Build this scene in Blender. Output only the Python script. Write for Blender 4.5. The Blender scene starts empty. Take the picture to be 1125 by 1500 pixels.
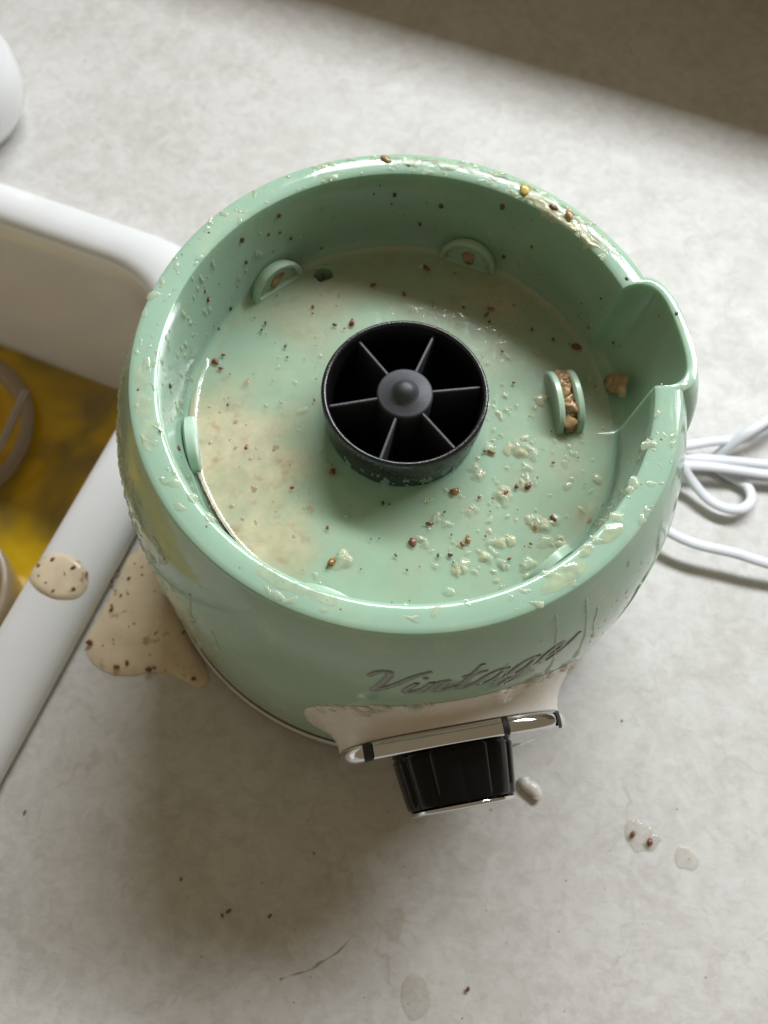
import bpy, bmesh, math, random
import numpy as np
from mathutils import Matrix, Vector, noise
R_ = math.radians
random.seed(7)
S = bpy.context.scene
COL = S.collection

# ------------------------------------------------------------------ camera
cam = bpy.data.cameras.new('camera'); camo = bpy.data.objects.new('camera', cam); COL.objects.link(camo)
cam.sensor_fit = 'VERTICAL'; cam.sensor_height = 36.0; cam.lens = 28.32
cam.clip_start = 0.01; cam.clip_end = 50
camo.matrix_world = (Matrix.Translation((0.0, -0.13702, 0.35374)) @ Matrix.Rotation(0.0282, 4, 'Z')
                     @ Matrix.Rotation(0.38539, 4, 'X') @ Matrix.Rotation(0.07769, 4, 'Z'))
cam.dof.use_dof = True; cam.dof.focus_distance = 0.245; cam.dof.aperture_fstop = 11.0
S.camera = camo
# ------------------------------------------------------------------ light
W = bpy.data.worlds.new('World'); S.world = W; W.use_nodes = True
bg = W.node_tree.nodes['Background']; bg.inputs[0].default_value = (1.0, 0.80, 0.52, 1); bg.inputs[1].default_value = 0.205
L_AZ, L_EL, L_D = R_(62), R_(47), 1.5
ld = Vector((math.cos(L_AZ)*math.cos(L_EL), math.sin(L_AZ)*math.cos(L_EL), math.sin(L_EL)))
la = bpy.data.lights.new('window_light', 'AREA'); la.shape = 'RECTANGLE'; la.size = 1.5; la.size_y = 0.30
la.energy = 50.0; la.color = (0.935, 0.975, 1.0)
lo = bpy.data.objects.new('window_light', la); COL.objects.link(lo)
lo.location = ld*L_D; lo.rotation_euler = Vector((math.sin(R_(-15.5)), -math.cos(R_(-15.5)), 0)).to_track_quat('-Z', 'Y').to_euler()   # upright window, parallel to the wall
S.view_settings.view_transform = 'Standard'; S.view_settings.look = 'None'
S.view_settings.exposure = 0.0; S.view_settings.gamma = 1.0
S.render.engine = 'CYCLES'
S.cycles.max_bounces = 10; S.cycles.transparent_max_bounces = 16
S.cycles.caustics_reflective = False; S.cycles.caustics_refractive = False

# ------------------------------------------------------------------ helpers
def tag(o, label=None, cat=None, group=None, kind=None):
    if label: o['label'] = label
    if cat: o['category'] = cat
    if group: o['group'] = group
    if kind: o['kind'] = kind
    return o
def link(name, me, m=None, parent=None, smooth=True):
    o = bpy.data.objects.new(name, me); COL.objects.link(o)
    if m: me.materials.append(m)
    if smooth: me.polygons.foreach_set('use_smooth', [True]*len(me.polygons))
    if parent: o.parent = parent
    return o
def empty(name, loc=(0, 0, 0)):
    o = bpy.data.objects.new(name, None); COL.objects.link(o); o.location = loc; o.empty_display_size = .02
    return o
class MB:
    def __init__(s): s.v = []; s.f = []
    def add(s, V, F):
        n = len(s.v); s.v.extend([tuple(p) for p in V]); s.f.extend([tuple(i+n for i in f) for f in F]); return n
    def grid(s, rows, cu=True, cv=False):
        nr, nc = len(rows), len(rows[0]); F = []
        for i in range(nr if cv else nr-1):
            for j in range(nc if cu else nc-1):
                a, b = i, (i+1) % nr; c, d = j, (j+1) % nc
                F.append((a*nc+c, a*nc+d, b*nc+d, b*nc+c))
        s.add([p for r in rows for p in r], F)
    def build(s, name, m=None, parent=None, smooth=True, fix=True):
        me = bpy.data.meshes.new(name); me.from_pydata(s.v, [], s.f); me.update()
        if fix:
            bm = bmesh.new(); bm.from_mesh(me); bmesh.ops.remove_doubles(bm, verts=bm.verts, dist=1e-7)
            bmesh.ops.recalc_face_normals(bm, faces=bm.faces); bm.to_mesh(me); bm.free()
        return link(name, me, m, parent, smooth)
def autosmooth(o, ang=40):
    me = o.data; bm = bmesh.new(); bm.from_mesh(me)
    for e in bm.edges:
        if len(e.link_faces) == 2 and e.calc_face_angle(0) > R_(ang): e.smooth = False
    bm.to_mesh(me); bm.free()
def lathe(mb, prof, n=96, c=(0, 0), a0=0.0):
    rows = []
    for r, z in prof:
        rows.append([(c[0]+r*math.cos(a0+2*math.pi*j/n), c[1]+r*math.sin(a0+2*math.pi*j/n), z) for j in range(n)])
    mb.grid(rows)
def catmull(P, n=8, closed=False):
    P = [np.array(p, float) for p in P]; out = []; N = len(P)
    for i in range(N if closed else N-1):
        p1, p2 = P[i], P[(i+1) % N]
        p0 = P[i-1] if (closed or i > 0) else 2*p1-p2
        p3 = P[(i+2) % N] if (closed or i < N-2) else 2*p2-p1
        for k in range(n):
            t = k/n
            out.append(.5*((2*p1)+(p2-p0)*t+(2*p0-5*p1+4*p2-p3)*t*t+(3*p1-p0-3*p2+p3)*t**3))
    if not closed: out.append(P[-1])
    return out
def tube(mb, path, ra, rb=None, n=10, up=(0, 0, 1), cap=True, taper=None):
    rb = rb or ra; rows = []; M = len(path)
    for i, p in enumerate(path):
        p = np.array(p, float); t = np.array(path[min(i+1, M-1)], float)-np.array(path[max(i-1, 0)], float)
        t /= (np.linalg.norm(t)+1e-12); s = np.cross(t, up); s /= (np.linalg.norm(s)+1e-12); u = np.cross(s, t)
        k = 1.0 if taper is None else taper(i/(M-1))
        rows.append([tuple(p+s*math.cos(2*math.pi*j/n)*ra*k+u*math.sin(2*math.pi*j/n)*rb*k) for j in range(n)])
    b = len(mb.v); mb.grid(rows)
    if cap:
        mb.f.append(tuple(b+j for j in range(n))[::-1]); mb.f.append(tuple(b+(M-1)*n+j for j in range(n)))
def nz(x, y, z=0.0): return noise.noise(Vector((x, y, z)))
def sm(a, b, x):
    t = max(0.0, min(1.0, (x-a)/(b-a))); return t*t*(3-2*t)

# ------------------------------------------------------------------ materials
def newmat(name):
    m = bpy.data.materials.new(name); m.use_nodes = True; nt = m.node_tree
    return m, nt, nt.nodes['Principled BSDF'], nt.nodes['Material Output']
def ramp(nt, src, stops):
    r = nt.nodes.new('ShaderNodeValToRGB'); nt.links.new(src, r.inputs[0])
    e = r.color_ramp.elements
    while len(e) < len(stops): e.new(0.5)
    for i, (p, c) in enumerate(stops):
        e[i].position = p; e[i].color = (c, c, c, 1) if isinstance(c, (int, float)) else (*c, 1)
    return r.outputs[0]
def ntex(nt, scale, detail=4, rough=.55, vec=None, dist=0):
    t = nt.nodes.new('ShaderNodeTexNoise'); t.inputs['Scale'].default_value = scale
    t.inputs['Detail'].default_value = detail; t.inputs['Roughness'].default_value = rough; t.inputs['Distortion'].default_value = dist
    if vec: nt.links.new(vec, t.inputs['Vector'])
    return t.outputs['Fac']
def ocoord(nt): return nt.nodes.new('ShaderNodeTexCoord').outputs['Object']
def mixc(nt, fac, a, b, mode='MIX'):
    m = nt.nodes.new('ShaderNodeMix'); m.data_type = 'RGBA'; m.blend_type = mode
    for s, v in ((m.inputs[0], fac), (m.inputs[6], a), (m.inputs[7], b)):
        if hasattr(v, 'is_output'): nt.links.new(v, s)
        elif isinstance(v, (int, float)): s.default_value = v
        else: s.default_value = (*v, 1)
    return m.outputs[2]
def bump(nt, b, h, strength, dist):
    n = nt.nodes.new('ShaderNodeBump'); n.inputs['Strength'].default_value = strength; n.inputs['Distance'].default_value = dist
    nt.links.new(h, n.inputs['Height']); nt.links.new(n.outputs[0], b.inputs['Normal'])
def simple(name, col, rough, var=.0, vscale=60, metal=0, coat=0, sss=0, bmp=0, bscale=800, spec=.5, rvar=0):
    m, nt, b, o = newmat(name)
    b.inputs['Roughness'].default_value = rough; b.inputs['Metallic'].default_value = metal
    b.inputs['Coat Weight'].default_value = coat; b.inputs['Coat Roughness'].default_value = .08
    b.inputs['Specular IOR Level'].default_value = spec
    oc = ocoord(nt)
    if sss:
        b.inputs['Subsurface Weight'].default_value = sss; b.inputs['Subsurface Radius'].default_value = (1, 1, 1)
        b.inputs['Subsurface Scale'].default_value = .003
    if var:
        f = ntex(nt, vscale, 4, .6, oc)
        dk = tuple(c*(1-var) for c in col); lt = tuple(min(1, c*(1+var)) for c in col)
        c = ramp(nt, f, [(.3, dk), (.7, lt)]); nt.links.new(c, b.inputs['Base Color'])
    else: b.inputs['Base Color'].default_value = (*col, 1)
    if rvar:
        f = ntex(nt, vscale*1.7, 5, .6, oc); r = ramp(nt, f, [(.3, max(0, rough-rvar)), (.7, rough+rvar)]); nt.links.new(r, b.inputs['Roughness'])
    if bmp: bump(nt, b, ntex(nt, bscale, 4, .6, oc), bmp, .0005)
    return m

GREEN = (0.360, 0.540, 0.412)
M = {}
def mat_green():
    m, nt, b, o = newmat('mint_plastic'); oc = ocoord(nt)
    f = ntex(nt, 35, 5, .6, oc); c = ramp(nt, f, [(.3, tuple(x*.95 for x in GREEN)), (.7, tuple(x*1.04 for x in GREEN))])
    # dried milky smears of the smoothie
    g = ntex(nt, 70, 6, .7, oc, .6); g2 = ramp(nt, g, [(.56, 0.0), (.74, .45)])
    c = mixc(nt, g2, c, (.60, .62, .42)); nt.links.new(c, b.inputs['Base Color'])
    r = ramp(nt, ntex(nt, 90, 6, .65, oc), [(.35, .05), (.7, .20)]); nt.links.new(r, b.inputs['Roughness'])
    b.inputs['Subsurface Weight'].default_value = .4; b.inputs['Subsurface Scale'].default_value = .005
    b.inputs['Subsurface Radius'].default_value = (.6, 1, .7)
    b.inputs['IOR'].default_value = 1.5
    mp = nt.nodes.new('ShaderNodeMapping'); mp.inputs['Scale'].default_value = (900, 60, 900); mp.inputs['Rotation'].default_value = (.3, .5, .6); nt.links.new(oc, mp.inputs['Vector'])
    sc_ = nt.nodes.new('ShaderNodeTexNoise'); sc_.inputs['Scale'].default_value = 1.0; sc_.inputs['Detail'].default_value = 2; nt.links.new(mp.outputs[0], sc_.inputs['Vector'])
    ad = nt.nodes.new('ShaderNodeMath'); ad.operation = 'ADD'; ad.use_clamp = True
    nt.links.new(r, ad.inputs[0]); nt.links.new(ramp(nt, sc_.outputs['Fac'], [(.60, 0.0), (.74, .16)]), ad.inputs[1]); nt.links.new(ad.outputs[0], b.inputs['Roughness'])
    bump(nt, b, ntex(nt, 200, 4, .55, oc), .07, .0006)
    return m
M['green'] = mat_green()
M["tab"] = simple("pale_mint_plastic", (.46, .62, .48), .28, .06, 80, sss=.3)
M['black'] = simple('black_plastic', (.009, .009, .010), .24, .3, 200, bmp=.15, bscale=1500, rvar=.12)
M['blackgloss'] = simple('knob_black', (.005, .005, .006), .16, .2, 120, rvar=.08, spec=.25)
M['hub'] = simple('hub_charcoal', (.045, .047, .056), .48, .15, 300, bmp=.25, bscale=1800)
M['cream'] = simple('cream_plastic', (.80, .76, .70), .28, .06, 70, sss=.15, rvar=.1)
M['chrome'] = simple('chrome', (.72, .72, .73), .06, .04, 90, metal=1, rvar=.05)
M['steel'] = simple('steel_ring', (.62, .61, .59), .20, .08, 60, metal=1, rvar=.1)
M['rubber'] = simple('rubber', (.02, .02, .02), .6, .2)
M['letter'] = simple('letter_grey', (.30, .335, .31), .34, .15, 200, metal=.15, rvar=.12)
M['ceramic'] = simple('white_ceramic', (.78, .79, .81), .16, .03, 20, coat=.4, rvar=.06)
M['bowlwhite'] = simple('bowl_beige', (.34, .27, .19), .2, .06, 40)
M['cord'] = simple('cord_white', (.72, .74, .80), .42, .05, 60)
M['wall'] = simple('wall_paint', (.42, .34, .27), .8, .08, 12, bmp=.2, bscale=200)
M['seed'] = simple('seed_brown', (.20, .070, .034), .2, .5, 400)
M['seed2'] = simple('seed_ochre', (.28, .13, .035), .25, .5, 400)
M['dark'] = simple('dark_speck', (.10, .055, .025), .4, .4, 400)
M['crumb'] = simple('brown_crumb', (.17, .13, .085), .5, .4, 300)
M['vein'] = simple('stone_vein', (.37, .32, .26), .5, .3, 300)
M['spoon'] = simple('spoon_steel', (.40, .37, .32), .25, .1, 60, metal=1)
M['yolk'] = simple('egg_orange', (.80, .40, .015), .12, .2, 30)
M['yellow'] = simple('yellow_liquid', (.60, .42, .05), .10, .35, 18)
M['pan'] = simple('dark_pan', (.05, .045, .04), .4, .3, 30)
def mat_gel(name, col, fac, rough=.07):
    m, nt, b, o = newmat(name); oc = ocoord(nt)
    b.inputs['Base Color'].default_value = (*col, 1); b.inputs['Roughness'].default_value = rough
    b.inputs['Subsurface Weight'].default_value = .3; b.inputs['Subsurface Scale'].default_value = .002
    f = ntex(nt, 220, 5, .6, oc); c = ramp(nt, f, [(.3, tuple(x*.8 for x in col)), (.7, tuple(min(1, x*1.12) for x in col))]); nt.links.new(c, b.inputs['Base Color'])
    tr = nt.nodes.new('ShaderNodeBsdfTransparent'); mx = nt.nodes.new('ShaderNodeMixShader'); mx.inputs[0].default_value = fac
    nt.links.new(tr.outputs[0], mx.inputs[1]); nt.links.new(b.outputs[0], mx.inputs[2])
    nt.links.new(mx.outputs[0], o.inputs['Surface'])
    return m
M['gel'] = mat_gel('clear_gel', (.64, .70, .52), .42, .04)
M['milky'] = mat_gel('milky_gel', (.70, .68, .46), .62, .05)
M['haze'] = mat_gel('cloudy_smear', (.46, .52, .46), .42, .25)
M['wetcream'] = mat_gel('wet_cream', (.74, .72, .64), .6, .05)
M['smear'] = mat_gel('smear_film', (.62, .70, .48), .5, .06)
M['clear'] = mat_gel('counter_drop', (.66, .62, .54), .28, .05)
def mat_smoothie():
    m, nt, b, o = newmat('smoothie'); oc = ocoord(nt)
    c = ramp(nt, ntex(nt, 55, 6, .65, oc, .4), [(.3, (.68, .56, .39)), (.7, (.82, .71, .53))])
    s = ramp(nt, ntex(nt, 170, 3, .5, oc), [(.64, 0.0), (.74, .7)])
    c = mixc(nt, s, c, (.36, .18, .10)); nt.links.new(c, b.inputs['Base Color'])
    b.inputs['Roughness'].default_value = .22; b.inputs['Subsurface Weight'].default_value = .2; b.inputs['Subsurface Scale'].default_value = .002
    bump(nt, b, ntex(nt, 320, 4, .6, oc), .25, .0008)
    return m
M['smoothie'] = mat_smoothie()
def mat_film():
    # thin milky liquid: 'thick' (per vertex) says how deep it lies, deeper = more opaque
    m, nt, b, o = newmat('milky_film'); oc = ocoord(nt)
    at = nt.nodes.new('ShaderNodeAttribute'); at.attribute_name = 'thick'
    c = ramp(nt, ntex(nt, 60, 5, .55, oc), [(.3, (.58, .52, .34)), (.7, (.68, .61, .43))])
    c2 = ramp(nt, ntex(nt, 150, 3, .55, oc), [(.56, 0.0), (.72, .75)]); c = mixc(nt, c2, c, (.50, .30, .19))
    nt.links.new(c, b.inputs['Base Color']); b.inputs['Roughness'].default_value = .10
    n1 = ramp(nt, ntex(nt, 90, 5, .6, oc), [(.35, .8), (.65, 1.2)])
    mm = nt.nodes.new('ShaderNodeMath'); mm.operation = 'MULTIPLY'; mm.use_clamp = True
    nt.links.new(at.outputs['Fac'], mm.inputs[0]); nt.links.new(n1, mm.inputs[1])
    tr = nt.nodes.new('ShaderNodeBsdfTransparent'); mx = nt.nodes.new('ShaderNodeMixShader')
    nt.links.new(mm.outputs[0], mx.inputs[0]); nt.links.new(tr.outputs[0], mx.inputs[1]); nt.links.new(b.outputs[0], mx.inputs[2])
    gl = nt.nodes.new('ShaderNodeBsdfGlossy'); gl.inputs['Roughness'].default_value = .09
    fr = nt.nodes.new('ShaderNodeFresnel'); fr.inputs['IOR'].default_value = 1.30
    bm_ = nt.nodes.new('ShaderNodeBump'); bm_.inputs['Strength'].default_value = .28; bm_.inputs['Distance'].default_value = .0005
    nt.links.new(ntex(nt, 240, 4, .6, oc), bm_.inputs['Height'])
    for n_ in (gl, fr, b): nt.links.new(bm_.outputs[0], n_.inputs['Normal'])
    m2 = nt.nodes.new('ShaderNodeMixShader'); nt.links.new(fr.outputs[0], m2.inputs[0])
    nt.links.new(mx.outputs[0], m2.inputs[1]); nt.links.new(gl.outputs[0], m2.inputs[2]); nt.links.new(m2.outputs[0], o.inputs['Surface'])
    return m
M['film'] = mat_film()
def mat_counter():
    m, nt, b, o = newmat('stone_counter'); oc = ocoord(nt)
    base = ramp(nt, ntex(nt, 24, 8, .66, oc, .7), [(.32, (.50, .482, .455)), (.50, (.57, .555, .53)), (.66, (.63, .618, .60))])
    cl = ramp(nt, ntex(nt, 70, 8, .7, oc, 1.4), [(.43, 0.0), (.62, .70)]); c = mixc(nt, cl, base, (.67, .66, .645))
    fl = ramp(nt, ntex(nt, 130, 5, .65, oc, .8), [(.50, 0.0), (.66, .5)]); c = mixc(nt, fl, c, (.47, .455, .43))
    mp = nt.nodes.new('ShaderNodeMapping'); mp.inputs['Scale'].default_value = (150, 420, 100); mp.inputs['Rotation'].default_value = (0, 0, .9); nt.links.new(oc, mp.inputs['Vector'])
    st = nt.nodes.new('ShaderNodeTexNoise'); st.inputs['Scale'].default_value = 1.0; st.inputs['Detail'].default_value = 5; st.inputs['Distortion'].default_value = 1.5; nt.links.new(mp.outputs[0], st.inputs['Vector'])
    c = mixc(nt, ramp(nt, st.outputs['Fac'], [(.50, 0.0), (.70, .40)]), c, (.67, .66, .645))
    c = mixc(nt, ramp(nt, st.outputs['Fac'], [(.28, .30), (.44, 0.0)]), c, (.47, .45, .42))
    c = mixc(nt, ramp(nt, ntex(nt, 900, 3, .6, oc), [(.58, 0.0), (.74, .20)]), c, (.42, .40, .36))
    vo = nt.nodes.new('ShaderNodeTexVoronoi'); vo.feature = 'DISTANCE_TO_EDGE'; vo.inputs['Scale'].default_value = 9
    nv = nt.nodes.new('ShaderNodeTexNoise'); nv.inputs['Scale'].default_value = 16; nv.inputs['Detail'].default_value = 5; nt.links.new(oc, nv.inputs['Vector'])
    wv = mixc(nt, .16, oc, nv.outputs['Color'], 'ADD'); nt.links.new(wv, vo.inputs['Vector'])
    ve = ramp(nt, vo.outputs['Distance'], [(.0, 1.0), (.018, 0.0)])
    msk = ramp(nt, ntex(nt, 22, 3, .5, oc), [(.52, 0.0), (.66, .45)])
    mu = nt.nodes.new('ShaderNodeMath'); mu.operation = 'MULTIPLY'; nt.links.new(ve, mu.inputs[0]); nt.links.new(msk, mu.inputs[1])
    c = mixc(nt, mu.outputs[0], c, (.36, .32, .26))
    sp = ramp(nt, ntex(nt, 210, 2, .4, oc), [(.74, 0.0), (.80, .55)]); c = mixc(nt, sp, c, (.34, .30, .25))
    nt.links.new(c, b.inputs['Base Color'])
    r = ramp(nt, ntex(nt, 40, 6, .6, oc), [(.3, .38), (.7, .58)]); nt.links.new(r, b.inputs['Roughness'])
    bump(nt, b, ntex(nt, 160, 6, .65, oc), .18, .0008)
    return m
M['counter'] = mat_counter()

# ------------------------------------------------------------------ setting: counter with sink cut-out, wall under the window
FA = R_(-15.5)                       # counter, sink and wall share this direction
E1 = np.array([math.cos(FA), math.sin(FA)]); E2 = np.array([-math.sin(FA), math.cos(FA)])
def fr(u, v): p = u*E1+v*E2; return float(p[0]), float(p[1])
def rrect(u0, u1, v0, v1, r, n=10):
    P = []
    for cu, cv, a in ((u1-r, v1-r, 0), (u0+r, v1-r, 90), (u0+r, v0+r, 180), (u1-r, v0+r, 270)):
        for k in range(n+1):
            t = R_(a+90*k/n); P.append((cu+r*math.cos(t), cv+r*math.sin(t)))
    return P
SU0, SU1, SV0, SV1 = -.56, -.107, -.36, .1055       # outer edge of the sink rim
hole = rrect(SU0+.008, SU1-.008, SV0+.008, SV1-.008, .056)
hc = ((SU0+SU1)/2, (SV0+SV1)/2)
def to_rect(p, u0, u1, v0, v1):
    d = (p[0]-hc[0], p[1]-hc[1]); t = 1e9
    for k, lo_, hi_ in ((0, u0, u1), (1, v0, v1)):
        if abs(d[k]) > 1e-9: t = min(t, ((hi_ if d[k] > 0 else lo_)-hc[k])/d[k])
    return (hc[0]+d[0]*t, hc[1]+d[1]*t)
mb = MB()
outer = [to_rect(p, -.75, .9, -.9, .446) for p in hole]
rows = []
for t in np.linspace(0, 1, 6):
    rows.append([(*fr(a[0]*(1-t)+b_[0]*t, a[1]*(1-t)+b_[1]*t), 0.0) for a, b_ in zip(hole, outer)])
rows.insert(0, [(x, y, -.03) for x, y, z in rows[0]]); rows.append([(x, y, -.03) for x, y, z in rows[-1]])
mb.grid(rows)
# the two far corners that the straight rays leave out
for (cu, cv) in ((.9, .446), (.9, -.9), (-.75, .446), (-.75, -.9)):
    side = [p for p in outer]
    near = sorted(side, key=lambda p: (p[0]-cu)**2+(p[1]-cv)**2)
    a = min((p for p in side if abs(p[0]-cu) < 1e-6), key=lambda p: abs(p[1]-cv), default=None)
    b_ = min((p for p in side if abs(p[1]-cv) < 1e-6), key=lambda p: abs(p[0]-cu), default=None)
    if a and b_ and a != b_: mb.add([(*fr(*a), 0), (*fr(cu, cv), 0), (*fr(*b_), 0)], [(0, 1, 2)])
ct = mb.build('countertop', M['counter'], smooth=False); tag(ct, kind='structure')
for p in ct.data.polygons:
    if abs(p.normal.z) > .9 and p.normal.z < 0: p.flip()
# low wall below the window: it shades the strip of counter behind the blender
mb = MB(); V0, V1, hw = .4445, .52, .236
prof = [(V0, -.03), (V0, hw-.004), (V0+.0012, hw-.001), (V0+.004, hw), (V1, hw), (V1, -.03)]
mb.grid([[(*fr(u, v), z) for v, z in prof] for u in (-.75, .9)], cu=False)
tag(mb.build('window_wall', M['wall'], smooth=False), kind='structure')

# ------------------------------------------------------------------ sink
sink = empty('sink', (*fr(hc[0], hc[1]), 0)); tag(sink, 'white ceramic sink with wide rounded rim left of the green blender base', 'sink')
def sk(name, mb, m):
    o = mb.build(name, m); o.parent = sink; o.matrix_parent_inverse = Matrix.Translation(sink.location).inverted(); return o
def loop(ins, z, r, insv=None):
    iv = ins if insv is None else insv
    return [(*fr(u, v), z) for u, v in rrect(SU0+ins, SU1-ins, SV0+iv, SV1-iv, max(r, .006))]
mb = MB(); k = .79
rim = [(.0015, .0, .064), (0, .0035, .064), (.0012, .008, .064), (.005, .0115, .062), (.011, .0132, .060), (.018, .0136, .057), (.026, .0128, .053), (.031, .0100, .051), (.0335, .005, .050), (.0348, -.004, .049), (.0355, -.02, .049)]
mb.grid([loop(i, z, r, i*k) for i, z, r in rim])
sk('rim', mb, M['ceramic'])
mb = MB()
bas = [(.0355, -.02, .049), (.038, -.09, .050), (.041, -.150, .050), (.048, -.168, .048), (.062, -.174, .044), (.09, -.175, .034), (.14, -.175, .03), (.2, -.175, .02)]
rows = [loop(i, z, r, i*k) for i, z, r in bas]; mb.grid(rows); b0 = len(mb.v)-len(rows[0]); mb.f.append(tuple(range(b0, len(mb.v))))
sk('basin', mb, M['ceramic'])
# yellow liquid left on the basin floor
def blob(name, pts, zf, h, m, parent=None, n=6, rings=9, edge=.45, wob=.0006, ws=120, tilt=None):
    O = catmull([np.array(p) for p in pts], n, True); c = np.mean(O, axis=0); rows = []
    for k_ in range(rings+1):
        t = 1-k_/rings; ring = []
        for p in O:
            q = c+(p-c)*t; x, y = float(q[0]), float(q[1])
            hh = h*(max(0, 1-t**2.6))**edge + (wob*nz(x*ws, y*ws, 3.1)*(1-t**4))
            ring.append((x, y, zf(x, y)+max(hh, 0 if t < 1 else 0)))
        rows.append(ring)
    mb_ = MB(); mb_.grid(rows); return mb_.build(name, m, parent)
def mat_dishwater():
    m, nt, b, o = newmat('yellow_dishwater'); oc = ocoord(nt)
    f = ntex(nt, 17, 2, .5, oc, .5)
    c = ramp(nt, f, [(.34, (.42, .34, .16)), (.44, (.54, .39, .06)), (.54, (.74, .48, .012))]); nt.links.new(c, b.inputs['Base Color'])
    b.inputs['Roughness'].default_value = .12
    tr = nt.nodes.new('ShaderNodeBsdfTransparent'); tr.inputs[0].default_value = (.95, .82, .45, 1); mx = nt.nodes.new('ShaderNodeMixShader')
    nt.links.new(ramp(nt, f, [(.35, .35), (.6, .85)]), mx.inputs[0]); nt.links.new(tr.outputs[0], mx.inputs[1]); nt.links.new(b.outputs[0], mx.inputs[2])
    nt.links.new(mx.outputs[0], o.inputs['Surface']); return m
mb = MB(); rows = [[(x, y, z+.0006*nz(x*30, y*30)) for x, y, z in loop(i_, -.1345, r_, i_*k)] for i_, r_ in ((.0398, .050), (.06, .044), (.1, .03), (.16, .02), (.2, .01))]
mb.grid(rows); b0 = len(mb.v)-len(rows[0]); mb.f.append(tuple(range(b0, len(mb.v))))
yl = mb.build('yellow_dishwater', mat_dishwater()); tag(yl, 'cloudy yellow dishwater standing in the white sink', 'water', kind='stuff')
def bowl(name, c, zb, h, r_, th, m, label, fill=None, fmat=None, fl=.6):
    e = empty(name, (c[0], c[1], zb)); tag(e, label, 'bowl'); mb = MB()
    pr = [(0.001, .004), (r_*.45, .004), (r_*.5, 0), (r_*.58, .001), (r_*.8, h*.35), (r_*.95, h*.8), (r_, h-.001), (r_-.0008, h), (r_-th+.0008, h), (r_-th, h-.001), (r_*.95-th, h*.8), (r_*.8-th, h*.38), (r_*.5, .008), (.001, .007)]
    lathe(mb, pr, 72); mb.build('shell', m, e)
    if fmat:
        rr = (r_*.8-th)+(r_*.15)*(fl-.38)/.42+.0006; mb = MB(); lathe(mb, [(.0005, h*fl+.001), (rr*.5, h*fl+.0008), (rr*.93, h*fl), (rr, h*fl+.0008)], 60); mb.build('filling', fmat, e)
    return e
bowl('bowl', (-.303, .084), -.174, .048, .061, .009, M['bowlwhite'], 'pale bowl of orange egg yolk with a spoon, in the sink', 1, M['yolk'], .78)
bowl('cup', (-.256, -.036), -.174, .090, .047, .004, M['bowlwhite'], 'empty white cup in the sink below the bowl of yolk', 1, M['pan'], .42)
sp = empty('spoon', (-.300, .012, -.136)); tag(sp, 'steel spoon handle resting in the bowl of orange yolk', 'spoon'); mb = MB()
tube(mb, [(.0615, .0915, .040), (.061, .090, .039), (.052, .060, .030), (.036, .026, .016), (.016, -.006, .004)], .0030, .0016, 10, taper=lambda t: 1.1-.25*t); mb.build('handle', M['spoon'], sp)
mb = MB(); rows = []
for i in range(9):
    t = -math.pi/2+math.pi*i/8
    rows.append([(.008+.014*math.sin(t)*-1+.007*math.cos(t)*math.cos(2*math.pi*j/16), -.022+.016*math.sin(t)*-1+.010*math.cos(t)*math.sin(2*math.pi*j/16), -.001-.0035*math.cos(t)) for j in range(16)])
mb.grid(rows); mb.build('scoop', M['spoon'], sp)
# rounded white vessel at the photograph's left edge
ve = empty('container', (-.272, .222, 0)); tag(ve, 'rounded white container standing on the counter behind the sink', 'container'); mb = MB()
lathe(mb, [(.001, .001), (.030, .001), (.036, .004), (.041, .012), (.043, .024), (.042, .036), (.038, .044), (.0365, .046), (.0345, .044), (.038, .034), (.038, .02), (.03, .006), (.001, .006)], 72); mb.build('shell', M['ceramic'], ve)

# ------------------------------------------------------------------ blender base
BB = empty('blender_base', (0, 0, 0)); tag(BB, 'mint green blender motor base with black drive socket, smeared with smoothie', 'blender base')
HZ = .14
PZ = [.0, .014, .028, .042, .056, .07, .084, .098, .112, .122, .130, .136, .139]
PR = [.1026, .1024, .1021, .1017, .1012, .1006, .0998, .0984, .0960, .0932, .0902, .0873, .0857]
PF = np.polyfit(PZ, PR, 6)
def r_body(z): return float(np.polyval(PF, z))
def pocket(a):                                   # 1 inside the spout pocket
    return max(0.0, 1-abs((a-14.9)/13.9)**6)**.5
def bulge(a): return max(0.0, 1-abs((a-14.9)/14.6)**3.4)**.5
def r_out(a, z):
    return r_body(z)+.0056*bulge(a)*sm(.085, .136, z)
def p_out(a_deg, z, off=0.0):
    a = R_(a_deg); r = r_out(a_deg, z)+off; return (r*math.cos(a), r*math.sin(a), z)
angs = sorted(set([round(x, 3) for x in list(np.arange(-180, 180, 1.5))+list(np.arange(0, 6.2, .15))+list(np.arange(22, 30.2, .15))]))
ZF = .1052; RF = .0738
def r_in(a, z):
    base = .0767-(.0767-.0742)*(1-(z-ZF)/(HZ-ZF))
    return base+pocket(a)*(.0096*sm(ZF-.02, HZ, z)+.0015)
prof_out = [(.0135)]+list(np.linspace(.016, .13, 48))+[.134, .1365, .1382]
rows = []
for z in prof_out: rows.append([(r_out(a, z)*math.cos(R_(a)), r_out(a, z)*math.sin(R_(a)), z) for a in angs])
def ringrow(fn): rows.append([(fn(a)[0]*math.cos(R_(a)), fn(a)[0]*math.sin(R_(a)), fn(a)[1]) for a in angs])
def rim_pt(t, dz):
    def fn(a):
        ro = r_out(a, .139); ri = r_in(a, HZ); return (ro+(ri-ro)*t, HZ+dz*min(1.0, (ro-ri)/.006))
    return fn
for t, dz in ((.0, -.0010), (.02, -.0005), (.07, -.0001), (.25, .0001), (.5, .0002), (.78, .0001), (.92, -.0002), (.98, -.0006), (1.0, -.0012)): ringrow(rim_pt(t, dz))
for z in (.134, .128, .120, .114, .110): ringrow(lambda a, z=z: (r_in(a, z), z))
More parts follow.
